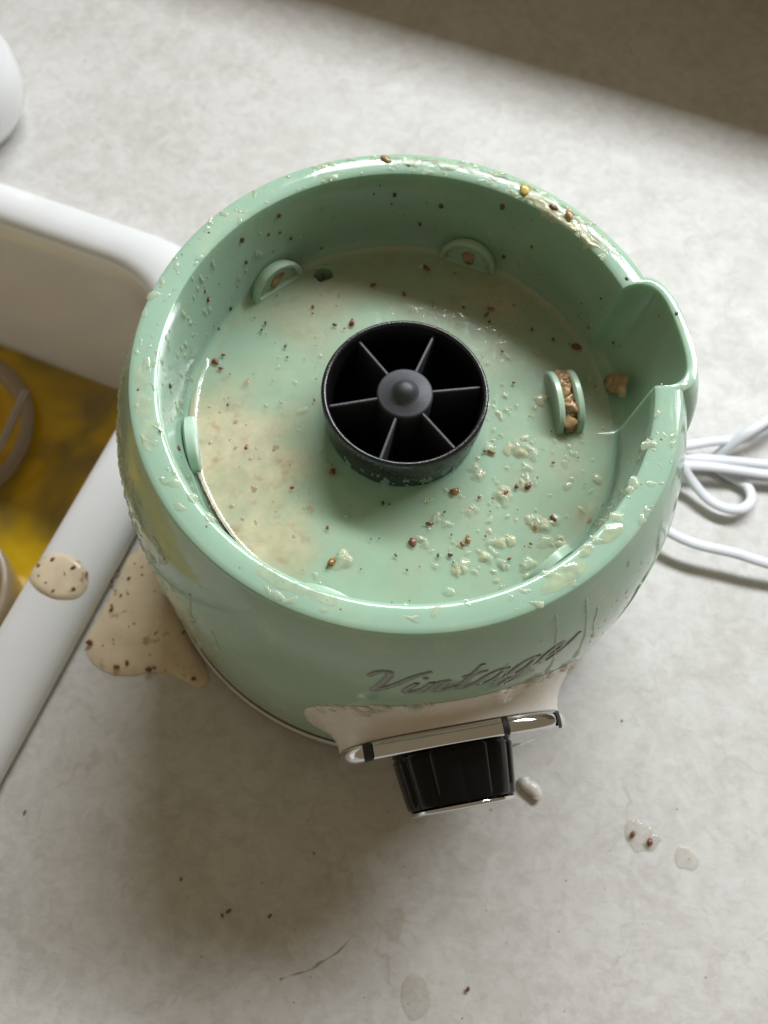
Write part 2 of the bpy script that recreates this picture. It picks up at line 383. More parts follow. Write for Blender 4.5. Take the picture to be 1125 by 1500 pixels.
for dr, z in ((.0002, .1082), (.0008, .1066), (.0018, .1056), (.0032, ZF)): ringrow(lambda a, dr=dr, z=z: (r_in(a, .108)-dr, z))
for r in (.066, .058, .05, .042, .034, .029, .0264): ringrow(lambda a, r=r: (r, ZF))
mb = MB(); mb.grid(rows)
hs = mb.build('housing', M['green'], BB)
# drain hole
hb = bmesh.new(); bmesh.ops.create_cone(hb, cap_ends=True, segments=32, radius1=.0032, radius2=.0032, depth=.03, matrix=Matrix.Translation((-.0352, .0572, ZF-.010)))
hm = bpy.data.meshes.new('drill'); hb.to_mesh(hm); hb.free()
# cut the hole by hand: delete nothing, push the ring down through a small inset disc
bm = bmesh.new(); bm.from_mesh(hs.data)
fc = [f for f in bm.faces if abs(f.calc_center_median().z-ZF) < 2e-4 and (f.calc_center_median().xy-Vector((-.0352, .0572))).length < .012]
bmesh.ops.subdivide_edges(bm, edges=list({e for f in fc for e in f.edges}), cuts=5, use_grid_fill=True)
hc2 = Vector((-.0352, .0572))
inn = [v for v in bm.verts if abs(v.co.z-ZF) < 3e-4 and (v.co.xy-hc2).length < .0036]
for v in inn: v.co.z -= .026 if (v.co.xy-hc2).length < .0033 else .0
bm.to_mesh(hs.data); bm.free()
hs.data.polygons.foreach_set('use_smooth', [True]*len(hs.data.polygons)); autosmooth(hs, 35)
mb = MB(); lathe(mb, [(.0001, ZF-.020), (.0033, ZF-.020), (.0034, ZF-.0008), (.0036, ZF+.0001), (.0041, ZF+.0004), (.0047, ZF+.0001)], 32, (-.0352, .0572)); mb.build('drain_hole_lip', M['green'], BB)
# foot of the housing
mb = MB(); lathe(mb, [(.0995, .0100), (.1026, .0104), (.1029, .0110), (.1029, .0130), (.1026, .0137), (.0995, .0142)], 160); mb.build('gasket', M['rubber'], BB)
mb = MB(); lathe(mb, [(.094, .0008), (.1030, .0008), (.1040, .0020), (.1043, .0050), (.1041, .0085), (.1034, .0101), (.097, .0103)], 160); mb.build('base_ring', M['steel'], BB)

# locking tabs along the inner wall, every 60 degrees
def half_disc(mb, cx, rad, h, th, az, z0, n=20, ridge=None):
    a = R_(az); er = np.array([math.cos(a), math.sin(a), 0]); et = np.array([-math.sin(a), math.cos(a), 0])
    out = [(rad*math.cos(math.pi*i/n), h*math.sin(math.pi*i/n)) for i in range(n+1)]
    rows = []
    for d, ins in ((-th/2, .0006), (-th/2+.0005, 0), (th/2-.0005, 0), (th/2, .0006)):
        rows.append([tuple(er*(cx+d)+et*(x*(1-ins/rad))+np.array([0, 0, z0+max(0, y*(1-ins/h))])) for x, y in out])
    b = len(mb.v); mb.grid(rows); m_ = n+1
    mb.f.append(tuple(b+i for i in range(m_))); mb.f.append(tuple(b+3*m_+i for i in range(m_))[::-1])
def hoop(mb, cx, rad, h, w, th, az, z0, n=22):
    a = R_(az); er = np.array([math.cos(a), math.sin(a), 0]); et = np.array([-math.sin(a), math.cos(a), 0])
    def o_(k): return [(k*rad*math.cos(math.pi*i/n), max(0, 1)*k*h*math.sin(math.pi*i/n)) for i in range(n+1)]
    out = o_(1.0); k = 1-w/rad; inn_ = [(x*1.0, y+w*.55) for x, y in o_(k)]
    def P(x, y, d): return tuple(er*(cx+d)+et*x+np.array([0, 0, z0+y]))
    rows = [[P(x, y, th/2) for x, y in out], [P(x, y, -th/2+.0006) for x, y in out], [P(x*.97, y*.97+.0002, -th/2) for x, y in out], [P(x*1.03, y*1.0, -th/2) for x, y in inn_], [P(x, y, -th/2+.0006) for x, y in inn_], [P(x, y, th/2) for x, y in inn_]]
    mb.grid(rows, cu=False)
    # bottom bar
    for y0, y1 in ((0, w*.55),):
        mb.add([P(-rad, y0, -th/2), P(rad, y0, -th/2), P(rad*k, y1, -th/2), P(-rad*k, y1, -th/2), P(-rad*k, y1, th/2), P(rad*k, y1, th/2)], [(0, 1, 2, 3), (3, 2, 5, 4)])
for az in (136.0, 75.0, -164.0, -44.0, -104.0):
    mb = MB(); half_disc(mb, .0728, .0102, .0090 if az == -44 else .0112, .0030, az, ZF-.0005); half_disc(mb, .0722, .0108, .0094 if az == -44 else .0116, .0036, az, ZF-.0005) if az in (-164.0, -44.0) else hoop(mb, .0708, .0112, .0120, .0024, .0022, az, ZF-.0003)
    o = mb.build('locking_tab', M['tab'], BB); autosmooth(o, 40)
for rr in (.0540, .0610):
    mb = MB(); half_disc(mb, rr, .0124, .0095, .0026, 12.5, ZF-.0005); o = mb.build('locking_tab', M['tab'], BB); autosmooth(o, 40)

# black drive socket
DS = empty('drive_socket', (0, 0, 0)); DS.parent = BB
mb = MB(); zt = ZF+.0185
lathe(mb, [(.0262, ZF-.003), (.0268, ZF+.004), (.0275, ZF+.010), (.0277, zt-.0008), (.0273, zt), (.0262, zt), (.0257, zt-.0008), (.0252, zt-.012), (.0248, ZF-.012), (.010, ZF-.013), (.001, ZF-.013)], 96)
mb.build('socket_cup', M['black'], DS)
mb = MB(); zh = ZF+.0170
lathe(mb, [(.0088, ZF-.012), (.0094, zh-.0012), (.0092, zh-.0003), (.0086, zh), (.0050, zh+.0002), (.0040, zh+.0012), (.0030, zh+.0028), (.0020, zh+.0036), (.0009, zh+.0039), (.0001, zh+.0039)], 64); mb.build('hub', M['hub'], DS)
for az in (133, 72, 12.5, -45.5, -103, -163):
    mb = MB(); a = R_(az); er = np.array([math.cos(a), math.sin(a), 0]); et = np.array([-math.sin(a), math.cos(a), 0])
    sec = [(-.00085, ZF-.0125), (-.0006, zh-.0012), (-.0003, zh-.0008), (.0003, zh-.0008), (.0006, zh-.0012), (.00085, ZF-.0125)]
    mb.grid([[tuple(er*r+et*s+np.array([0, 0, z])) for s, z in sec] for r in (.0089, .0252)], cu=False); o = mb.build('vane', M['hub'], DS); autosmooth(o, 30)

# front panel: cream collar, chrome plate, black knob
PA = R_(-74.3); PD = np.array([math.cos(PA), math.sin(PA), 0]); PT = np.array([-math.sin(PA), math.cos(PA), 0]); PC = .058
def pan(s, h, d): return tuple(PD*d+PT*s+np.array([0, 0, PC+h]))
def sup(a, b, n, ex):
    o_ = []
    for i in range(n):
        t = 2*math.pi*i/n; c, s = math.cos(t), math.sin(t)
        o_.append((a*math.copysign(abs(c)**(2/ex), c), b*math.copysign(abs(s)**(2/ex), s)))
    return o_
PP = .1040; WET = []
rows = []
A = sup(.0495, .0425, 96, 2.5); B = sup(.0392, .0312, 96, 2.6)
for t in (0, .06, .14, .25, .4, .55, .7, .85, .95, 1.0):
    w = 1-(1-t)**2.2; row = []
    for (s0, h0), (s1, h1) in zip(A, B):
        s = s0+(s1-s0)*w; h = h0+(h1-h0)*w
        d0 = math.sqrt(max(1e-6, r_body(PC+h0)**2-s0*s0))+.0001
        row.append(pan(s, h, d0+(PP-d0)*t))
    rows.append(row)
rows.append([pan(s*.9, h*.9, PP) for s, h in B])
mb = MB(); mb.grid(rows); mb.build('panel_collar', M['cream'], BB)
mb = MB(); B2 = sup(.0402, .0322, 48, 3.0)
def sc(k): return [(s*k, h*k) for s, h in B2]
edge_ = [(1-.055*(1-math.sin(t)), PP+.0030-.0028*math.cos(t)) for t in np.linspace(.15, math.pi-.15, 13)]
rows = [[pan(s, h, d) for s, h in sc(k)] for k, d in [(.90, PP+.0003)]+edge_+[(.93, PP+.0059), (.90, PP+.0054), (.86, PP+.0052), (.5, PP+.0052), (.05, PP+.0052)]]
mb.grid(rows); b0 = len(mb.v)-48; mb.f.append(tuple(range(b0, b0+48))); pl = mb.build('control_plate', M['chrome'], BB); autosmooth(pl, 35)
mb = MB()
for i in range(46):
    t = random.uniform(.02, .98)*math.pi; q_ = int(t/(2*math.pi)*96); s0, h0 = A[q_]; k_ = random.uniform(.93, 1.02); s0 *= k_; h0 *= k_
    zq = PC+h0; d0 = math.sqrt(max(1e-6, r_body(zq)**2-s0*s0)); w_ = .0005+.0016*random.random()**2
    dd = .0004+.35*max(0, 1-k_)*(PP-d0); nn_ = PD*d0+PT*s0; WET.append((pan(s0, h0, d0+dd), tuple(nn_+np.array([0, 0, .05])), w_, i))
# black strips laid across the chrome edge in place of dark reflections
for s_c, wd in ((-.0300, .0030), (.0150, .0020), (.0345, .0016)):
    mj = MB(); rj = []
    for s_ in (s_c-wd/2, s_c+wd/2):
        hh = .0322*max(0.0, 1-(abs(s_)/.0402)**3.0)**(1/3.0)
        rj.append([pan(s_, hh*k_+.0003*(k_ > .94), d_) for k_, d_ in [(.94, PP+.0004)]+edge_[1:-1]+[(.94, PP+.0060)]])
    mj.grid(rj, cu=False); mj.build('plate_dark_reflection', M['rubber'], BB)
# printed marks on the plate: a 0 above the knob and two ticks
mb = MB(); zz = PP+.0054
def flat_stroke(mb, pts, w, closed=False):
    n = len(pts); rowsL = []; 
    for i in range(n):
        p = np.array(pts[i]); q = np.array(pts[(i+1) % n] if (closed or i < n-1) else pts[i]); o_ = np.array(pts[i-1] if (closed or i > 0) else pts[i])
        t = q-o_; t = t/(np.linalg.norm(t)+1e-9); nn = np.array([-t[1], t[0]])*w/2
        rowsL.append([pan(*(p+nn), zz-.0003), pan(*(p+nn), zz), pan(*(p-nn), zz), pan(*(p-nn), zz-.0003)])
    mb.grid(rowsL, cu=False, cv=closed)
flat_stroke(mb, [(.0011*math.cos(t), .0258+.0017*math.sin(t)) for t in np.linspace(0, 2*math.pi, 20)[:-1]], .0006, True)
mb.build('printed_zero', M['rubber'], BB)
for sx in (-1, 1):
    mb = MB(); flat_stroke(mb, [(sx*.017, .0235), (sx*.0225, .0262)], .0008); mb.build('printed_tick', M['rubber'], BB)
rows = []; NK = 96
for r, d in ((.0205, PP+.0050), (.0214, PP+.0060), (.0213, PP+.0076), (.0196, PP+.0190), (.0190, PP+.0222), (.0180, PP+.0236), (.0165, PP+.0240), (.006, PP+.0238), (.0003, PP+.0238)):
    row = []
    for i in range(NK):
        t = 2*math.pi*i/NK; g = r*(1-.055*(abs(math.cos(6*t))**14 if d < PP+.0225 else 0)); row.append(pan(g*math.cos(t), g*math.sin(t), d))
    rows.append(row)
mb = MB(); mb.grid(rows); kn = mb.build('knob', M['blackgloss'], BB); autosmooth(kn, 50)
rows = [[pan(r*math.cos(2*math.pi*i/NK), r*math.sin(2*math.pi*i/NK), d) for i in range(NK)] for r, d in ((.0186, PP+.0238), (.0188, PP+.0246), (.0180, PP+.0250), (.0160, PP+.0247), (.0155, PP+.0243))]
mb = MB(); mb.grid(rows); mb.build('knob_cap_ring', M['chrome'], BB)

# script lettering above the panel
LET = [('V', 0.0, [[(0, .74), (.05, .93), (.18, 1.0), (.28, .86), (.31, .4), (.33, .03), (.47, .3), (.66, .8), (.86, 1.0)]]),
       ('i', .80, [[(.02, .5), (-.02, .15), (.06, 0), (.22, .2)], [(.05, .70), (.09, .74)]]),
       ('n', 1.05, [[(0, .5), (-.01, .0)], [(0, .28), (.14, .5), (.25, .46), (.24, .1), (.31, 0), (.46, .2)]]),
       ('t', 1.58, [[(.08, 1.0), (.03, .3), (.06, .03), (.15, 0), (.30, .2)], [(-.10, .60), (.28, .65)]]),
       ('a', 1.90, [[(.33, .42), (.2, .52), (.05, .4), (.0, .15), (.1, 0), (.25, .14), (.34, .5)], [(.34, .5), (.31, .1), (.38, 0), (.52, .2)]]),
       ('g', 2.42, [[(.33, .42), (.2, .52), (.05, .4), (.0, .15), (.1, 0), (.25, .14), (.34, .5)], [(.34, .5), (.30, -.1), (.18, -.42), (.03, -.38), (.12, -.16), (.52, .2)]]),
       ('e', 2.93, [[(.03, .2), (.28, .33), (.28, .48), (.14, .52), (.0, .3), (.05, .04), (.2, 0), (.42, .22), (.6, .5)]])]
def txt(x, y):
    x = x+.32*y; az = -94.0+x*11.7; z = .1115+y*.0125; return az, z
for ch, x0, strokes in LET:
    mb = MB()
    for st in strokes:
        P = catmull(st, 8); L = []; Rr = []
        for i, p in enumerate(P):
            t = P[min(i+1, len(P)-1)]-P[max(i-1, 0)]; t = t/(np.linalg.norm(t)+1e-9); nn = np.array([-t[1], t[0]])
            w = .030+.030*abs(t[1]); w *= .55+.45*math.sin(math.pi*min(1, max(0, (i+1)/(len(P)+1))))**.5
            L.append(p+nn*w); Rr.append(p-nn*w)
        rows = []
        for l, r in zip(L, Rr):
            a1 = txt(l[0]+x0, l[1]); a2 = txt(r[0]+x0, r[1])
            rows.append([p_out(*a1, 0), p_out(*a1, .00032), p_out(*a2, .00032), p_out(*a2, 0)])
        mb.grid(rows, cu=False)
    mb.build('letter', M['letter'], BB)

# power cord
path = [(.090, .020, .016), (.104, .017, .014), (.1184, .0144, .011), (.1277, .0073, .010), (.1401, .0026, .010), (.1572, .0002, .010), (.1726, -.0028, .009), (.1956, -.0055, .006), (.225, .004, .0045), (.236, .024, .004), (.226, .042, .0045), (.2039, .0492, .005), (.1791, .0497, .0055), (.1508, .0492, .006), (.1320, .0476, .007), (.1235, .0455, .008), (.1228, .0425, .009), (.1300, .0425, .009), (.1505, .0442, .0075), (.1786, .0440, .006), (.2033, .0440, .005), (.230, .050, .004), (.240, .075, .0035), (.222, .095, .0035), (.200, .088, .0045), (.1802, .0694, .0065), (.1661, .0613, .0075), (.1508, .0575, .0085), (.1360, .0525, .010), (.1290, .0490, .012), (.1285, .0455, .0135), (.1344, .0415, .011), (.1407, .0360, .007), (.1485, .0285, .005), (.1565, .0246, .005), (.1646, .0250, .005), (.1700, .0305, .004), (.1694, .0375, .003), (.1640, .0415, .0025), (.1560, .0460, .0025), (.1540, .0510, .0028), (.1590, .0560, .0075), (.1690, .0640, .012), (.1820, .0735, .010), (.2000, .0800, .006), (.230, .083, .003)]
P3 = catmull(path, 8)
mb = MB(); tube(mb, P3, .0026, .0013, 12); mb.build('power_cord', M['cord'], BB)
# pale tube on the right of the housing, drawn in for a reflected outline
SE = [(-33, .050), (-33, .098), (-31, .104), (-27, .106), (-12, .106)]
P3 = [p_out(a, z, .0) for a, z in catmull(SE, 10)]
mb = MB(); tube(mb, P3, .0005, .0005, 6); mb.build('side_reflection', M['tab'], BB)

# ------------------------------------------------------------------ smoothie residue
ICO = bmesh.new(); bmesh.ops.create_icosphere(ICO, subdivisions=2, radius=1); IV = np.array([v.co[:] for v in ICO.verts]); IF = [tuple(v.index for v in f.verts) for f in ICO.faces]; ICO.free()
def lump(mb, c, nrm, a, b_, h, rot=0, amp=.25, seed=0, sink_=.25):
    nrm = Vector(nrm).normalized(); q = nrm.to_track_quat('Z', 'Y').to_matrix(); cr, sr = math.cos(rot), math.sin(rot); V = []
    for v in IV:
        k = 1+amp*nz(v[0]*1.3+seed*7.1, v[1]*1.3+seed*3.3, v[2]*1.3)+.5*amp*nz(v[0]*3+seed*2.1, v[1]*3+seed*5.3, v[2]*3)
        x, y, z = v[0]*a*k, v[1]*b_*k, (v[2]*k+sink_)*h
        if z < -.15*h: z = -.15*h
        V.append(tuple(Vector(c)+q @ Vector((x*cr-y*sr, x*sr+y*cr, z))))
    mb.add(V, IF)
def dome(mb, c, nrm, a, b_, h, rot=0, amp=.35, seed=0):
    nrm = Vector(nrm).normalized(); q = nrm.to_track_quat('Z', 'Y').to_matrix(); cr, sr = math.cos(rot), math.sin(rot); V = []; n = 18
    RS = (1.0, .92, .78, .58, .34, .12)
    for rr in RS:
        for j in range(n):
            t = 2*math.pi*j/n; k = rr*(1+amp*1.6*nz(math.cos(t)*.9+seed*5.3, math.sin(t)*.9+seed*2.7, .3))
            x, y = a*k*math.cos(t), b_*k*math.sin(t); z = h*(1-rr*rr)*(1+.3*nz(x*500, y*500, seed*1.7))-.00004
            V.append(tuple(Vector(c)+q @ Vector((x*cr-y*sr, x*sr+y*cr, z))))
    F = [(i*n+j, i*n+(j+1) % n, (i+1)*n+(j+1) % n, (i+1)*n+j) for i in range(len(RS)-1) for j in range(n)]+[tuple((len(RS)-1)*n+j for j in range(n))]
    mb.add(V, F)
FLZ = ZF+.0006
SEEDS = [(19.9, -26.5, 2.0), (36.9, -25.0, 1.5), (44.8, -21.6, 1.9), (31.5, -10.3, 1.5), (12.6, -38.9, 1.2), (7.6, -46.2, 1.5), (23.9, -44.8, 1.2), (50.2, -34.7, 1.0), (53.6, -32.6, 1.3), (47.5, -36.2, 1.2), (66.1, -31.7, 1.7), (-21.6, -24.1, 1.5), (-18.0, -55.9, 1.6), (-53.9, -10.9, 1.2), (-51.9, -18.6, 1.4), (-53.9, -34.1, 1.4), (-22.1, 36.6, 1.6), (60.4, 36.2, 2.0), (28.6, 48.9, 1.5), (-16.0, 54.2, 1.3), (3.2, 64.5, 1.3), (25.6, -43.0, 1.3), (44.0, 41.6, 1.0), (-68.5, 14.3, 1.5), (27, 46, 1.3)]
for i, (x, y, s) in enumerate(SEEDS):
    mb = MB(); s *= .001; lump(mb, (0, 0, 0), (0, 0, 1), s*random.uniform(.8, 1.15), s*random.uniform(.45, .75), s*random.uniform(.35, .6), random.uniform(0, 3.1), .55, i, .2)
    o = mb.build('seed', M['seed'] if i % 3 else M['seed2']); o.location = (x*.001, y*.001, FLZ)
    tag(o, 'reddish brown seed stuck to the wet green floor inside the blender base', 'seed', 'seeds on the wet floor of the blender base')
CL = [(49.8, -35.5, 3.4), (23.7, -53.1, 2.8), (36.4, -25.6, 3.0), (34.9, -42.4, 2.2), (41.3, -7.8, 3.2), (32.3, -48.6, 2.4), (36.8, -49.3, 2.0), (44.6, -49.6, 2.4), (44.8, -20.4, 2.4), (25.8, -32.5, 1.8), (10.9, -45.1, 1.6), (39.8, -41.9, 1.7), (14.8, -37.4, 1.6), (27.3, -18.5, 2.2), (-15.0, -53.9, 2.8), (53.0, -33.5, 2.0), (46.5, -33.5, 2.0)]
def on_floor(r): return r > .0295 and r < .070
mb = MB(); g2 = MB()
for i, (x, y, s) in enumerate(CL):
    for k in range(3):
        dome(mb if k else g2, (x*.001+random.gauss(0, .0009), y*.001+random.gauss(0, .0007), FLZ), (0, 0, 1), s*.0009*random.uniform(.6, 1.2), s*.0008*random.uniform(.6, 1.1), s*.00028, random.uniform(0, 3), .5, i*3+k)
for i in range(170):
    a = random.choice([random.uniform(-75, 20), random.uniform(-75, 20), random.uniform(-180, 180)]); r = random.uniform(.030, .071)
    x, y = r*math.cos(R_(a)), r*math.sin(R_(a)); s = .0004+.0011*random.random()**3
    dome(mb if i % 4 else g2, (x, y, FLZ), (0, 0, 1), s*1.6, s*1.1, s*.38, random.uniform(0, 3), .6, i)
tag(mb.build('gel_droplets', M['gel'], fix=False), 'clear wet droplets scattered over the green floor inside the blender base', 'droplets', kind='stuff')
tag(g2.build('smoothie_clumps', M['milky'], fix=False), 'small milky smoothie clumps on the green floor inside the blender base', 'residue', kind='stuff')
# dark and brown specks: floor, inner wall, rim
mb = MB(); mb2 = MB()
def wall_pt(a, z): r = r_in(a, z)-.0001; return (r*math.cos(R_(a)), r*math.sin(R_(a)), z), (-math.cos(R_(a)), -math.sin(R_(a)), .08)
for i in range(130):
    a = random.uniform(-180, 180); r = random.uniform(.03, .0715); s = .00022+.0006*random.random()**2.5
    lump(mb if i % 2 else mb2, (r*math.cos(R_(a)), r*math.sin(R_(a)), FLZ+.0003), (0, 0, 1), s*1.2, s*.8, s*.5, random.uniform(0, 3), .35, i)
for i in range(55):
    a = random.uniform(20, 215); z = random.uniform(.107, .1375); s = .0002+.00075*random.random()**3; c, n_ = wall_pt(a, z)
    lump(mb if i % 2 else mb2, c, n_, s, s*1.3, s*.5, 0, .35, i)
for i in range(26):
    a = random.uniform(-180, 180); t = random.uniform(.1, .95); s = .00022+.0005*random.random()**2.5
    ro, ri = r_out(a, .139), r_in(a, HZ); r = ro+(ri-ro)*t
    lump(mb if i % 2 else mb2, (r*math.cos(R_(a)), r*math.sin(R_(a)), HZ+.0001), (0, 0, 1), s, s*.8, s*.5, random.uniform(0, 3), .3, i)
tag(mb.build('brown_specks', M['seed'], fix=False), 'fine reddish brown specks over the inside of the green blender base', 'specks', kind='stuff')
tag(mb2.build('dark_specks', M['dark'], fix=False), 'fine dark specks over the inside of the green blender base', 'specks', kind='stuff')
# droplets on the rim, the inner wall and the outer wall
mb = MB()
def rim_xy(a, t): ro, ri = r_out(a, .139), r_in(a, HZ); r = ro+(ri-ro)*t; return r*math.cos(R_(a)), r*math.sin(R_(a))
for i in range(240):
    a = random.choice([random.gauss(75, 25), random.gauss(-20, 22), random.uniform(90, 220), random.uniform(-180, 180)])
    if pocket(a) > .3: continue
    t = random.uniform(.12, .95); x, y = rim_xy(a, t); s = .0004+.0012*random.random()**2.5
    dome(mb, (x, y, HZ+.0001), (0, 0, 1), s*1.6, s*.9, s*.28, R_(a)+1.57+random.gauss(0, .5), .6, i)
for i in range(160):
    a = random.choice([random.gauss(178, 18), random.gauss(-30, 10), random.uniform(30, 200)]); z = random.uniform(.108, .138)
    s = .0004+.0009*random.random()**2.5; c, n_ = wall_pt(a, z); dome(mb, c, n_, s, s*1.6, s*.45, 0, .4, i)
for i in range(680):
    a = random.gauss(200, 12); z = .128-abs(random.gauss(0, .04)); 
    if z < .02: continue
    s = .0003+.0017*random.random()**3; dome(mb, p_out(a, z, -.0001), (math.cos(R_(a)), math.sin(R_(a)), .2), s, s*1.4, s*.5, 0, .6, i)
for i in range(60):
    a = random.uniform(-60, -30); z = random.uniform(.09, .132); s = .0003+.0006*random.random()**2
    dome(mb, p_out(a, z, -.0001), (math.cos(R_(a)), math.sin(R_(a)), .3), s, s*1.8, s*.5, 0, .4, i)
tag(mb.build('wall_droplets', M['gel'], fix=False), 'wet droplets clinging to the rim and walls of the green blender base', 'droplets', kind='stuff')
mb = MB()
for c_, n_, w_, i in WET: dome(mb, c_, n_, w_*1.7, w_, w_*.5, random.uniform(-.4, .4), .7, i)
tag(mb.build('panel_smear', M['wetcream'], fix=False), 'wet cream smear along the top edge of the cream panel collar', 'smear', kind='stuff')
# running drips down the front of the housing
mb = MB()
for a, z0, z1, w in ((-56.5, .134, .098, .0005), (-49.5, .133, .094, .0006), (-66, .120, .106, .0005), (-47, .125, .104, .0004), (-128, .118, .098, .0009), (-122, .105, .090, .0007)):
    P = [p_out(a+.7*nz(z*90, a), z, .0001) for z in np.linspace(z0, z1, 22)]
    tube(mb, P, w, w*.7, 8, up=(math.cos(R_(a)), math.sin(R_(a)), 0), taper=lambda t, a=a: .6+.5*abs(nz(t*9, a))+.8*(t > .9))
tag(mb.build('running_drips', M['gel'], fix=False), 'thin drips running down the outside of the green blender base', 'drips', kind='stuff')
# wet glaze on the far part of the rim
def glaze(name, a0, a1, t0, t1, h, m, seed, label):
    mb = MB(); rows = []; na = max(12, int((a1-a0)/.5)); nt_ = 16
    for i in range(na+1):
        a = a0+(a1-a0)*i/na; e = sm(0, .12, i/na)*(1-sm(.88, 1, i/na)); row = []
        c0 = t0+.16*nz(a*.22, seed); c1 = t1+.22*nz(a*.22, seed+9)+.12*nz(a*.8, seed+4)
        c0, c1 = (c0+c1)/2+(c0-c1)/2*max(e, .02), (c0+c1)/2+(c1-c0)/2*max(e, .02)
        for j in range(nt_+1):
            u = j/nt_; t = c0+(c1-c0)*u; x, y = rim_xy(a, t); hh = h*(1-abs(2*u-1)**3)*e*(.55+.55*nz(a*.35, u*2, seed)+.3*nz(a*.9, u*4, seed+2))
            z = HZ+.0001+max(0, hh)
            if t > .97: z -= (t-.97)*.02
            row.append((x, y, z))
        rows.append(row)
    mb.grid(rows, cu=False); o = mb.build(name, m, fix=False); return tag(o, label, 'residue', kind='stuff')
glaze('wet_glaze', 32, 104, .20, .62, .0011, M['gel'], 1.3, 'wet shiny film along the far right part of the rim')
glaze('wet_glaze', 40, 66, .52, .97, .0008, M['milky'], 5.7, 'milky smear with brown bits on the rim near the pocket')
glaze('wet_glaze', -118, -98, .45, .9, .0003, M['gel'], 8.1, 'thin clear smear on the rim above the lettering')
glaze('wet_glaze', 186, 210, .25, .75, .0003, M['gel'], 3.9, 'thin clear smear on the rim beside the sink')
RZ = lambda x, y: HZ+.0002
tag(blob('smear', [(43.5, -69.5), (49, -67.5), (54.5, -62.5), (55.8, -59.5), (53, -60), (50, -61), (46.5, -64.5), (43, -67)] and [(a*.001, b_*.001) for a, b_ in [(43.0, -70.0), (49, -67.8), (54.6, -63.0), (55.8, -59.5), (52.5, -59.2), (48, -61.8), (44.5, -65.5)]], RZ, .00035, M['smear'], edge=1.0, wob=.00025, ws=500), 'long milky smear on the near right part of the rim', 'smear')
tag(blob('smear', [(a*.001, b_*.001) for a, b_ in [(60.0, -53.0), (63.0, -52.2), (66.0, -49.0), (65.8, -46.5), (62.5, -46.8), (60.2, -49.5)]], RZ, .00035, M['smear'], edge=1.0, wob=.00025, ws=500), 'oval milky drop on the right part of the rim, upper one', 'smear')
tag(blob('smear', [(a*.001, b_*.001) for a, b_ in [(53.5, -57.8), (56.0, -57.6), (58.0, -55.2), (57.0, -53.2), (54.6, -54.2)]], RZ, .00035, M['smear'], edge=1.0, wob=.00025, ws=500), 'small round milky drop on the rim between two larger smears', 'smear')
# bits stuck on the rim and in the tab
def bit(name, c, n_, s, m, label, cat='food bit', k=(1, .7, .6)):
    mb = MB(); lump(mb, (0, 0, 0), n_, s*k[0], s*k[1], s*k[2], random.uniform(0, 3), .45, random.random()*9); o = mb.build(name, m); o.location = c; return tag(o, label, cat)
M['ybit'] = simple('yellow_bit', (.52, .42, .10), .2, .3, 300, sss=.3)
M['tan'] = simple('tan_bit', (.46, .29, .15), .2, .45, 350, sss=.2)
bit('food_bit', (.0335, .0735, HZ+.0005), (0, 0, 1), .0024, M['ybit'], 'yellow food bit on the far rim', k=(1.1, .75, .3))
bit('food_bit', (.0437, .0668, HZ+.0007), (0, 0, 1), .0017, M['seed'], 'orange brown bit on the far right rim beside the milky smear', k=(1.0, .7, .35))
bit('food_bit', (.0490, .0640, HZ+.001), (0, 0, 1), .0018, M['tan'], 'tan bit in the milky smear on the far right rim', k=(1.1, .8, .35))
bit('food_bit', (-.0150, .0812, HZ+.0003), (0, 0, 1), .0018, M['tan'], 'tan bit at the topmost part of the rim', k=(1.2, .7, .3))
bit('food_bit', (.0735, .0185, ZF+.006), (-1, -.2, .4), .0052, M['tan'], 'tan smoothie clump stuck low in the spout pocket', k=(1.25, .8, .25))
mb = MB(); a = R_(12.5); er = np.array([math.cos(a), math.sin(a), 0]); et = np.array([-math.sin(a), math.cos(a), 0])
for i in range(16):
    u = -.0105+.022*(i+.5)/16+random.gauss(0, .0006); lump(mb, tuple(er*(.0575+random.gauss(0, .0006))+et*u+np.array([0, 0, ZF+max(.001, .0070*(1-(u/.0125)**2)*random.uniform(.55, .95))])), (0, 0, 1), .0022*random.uniform(.7, 1.2), .0026*random.uniform(.7, 1.3), .0016, random.uniform(0, 3), .9, i)
tag(mb.build('tab_gunk', M['tan'], fix=False), 'brown smoothie gunk packed between the two right hand tabs', 'residue', kind='stuff')
for az in (136, 75):
    c = np.array([.0712*math.cos(R_(az)), .0712*math.sin(R_(az)), ZF+.0048])
    bit('food_bit', tuple(c), (-math.cos(R_(az)), -math.sin(R_(az)), .2), .0030, M['tan'], 'brown bit in the back %s locking tab' % ('left' if az > 100 else 'right'), k=(1.25, .75, .10))
# milky liquid on the cup floor
mb = MB(); rows = []; T = []
na = 240; RR = [.0282, .030, .034, .039, .044, .049, .054, .059, .064, .068, .0700, .0712, .0722, .0732]
for i in range(na):
    az = 360*i/na
    for r in RR: pass
for r in RR:
    row = []
    for i in range(na):
        az = 360*i/na; a = R_(az); x, y = r*math.cos(a), r*math.sin(a)
        d = math.hypot(x+.060, y+.026)                     # deepest by the left wall
        d2 = math.hypot((x+.040)*1.0, y+.052)
        p = max(1-sm(.012, .043, d+.010*nz(x*70, y*70)), 1-sm(.006, .026, d2+.008*nz(x*90, y*90, 2)))
        back = .55*sm(-.005, .05, y+.012*nz(x*60, y*60, 5))*(.55+.6*nz(x*45, y*45, 7))
        right = .35*sm(.03, .06, x)*(.6+.8*nz(x*80, y*80, 9))
        th = max(.10+.16*max(0, nz(x*55, y*55, 1)+.3*nz(x*150, y*150, 2)+.25), .78*p, back, right); T.append(min(1, th))
        z = FLZ+.0002+.0006*p+.00012*nz(x*120, y*120, 4)
        if r > .0705: z += (.0022 if p > .05 else .0012)*((r-.0705)/.0027)**2
        row.append((x, y, z))
    rows.append(row)
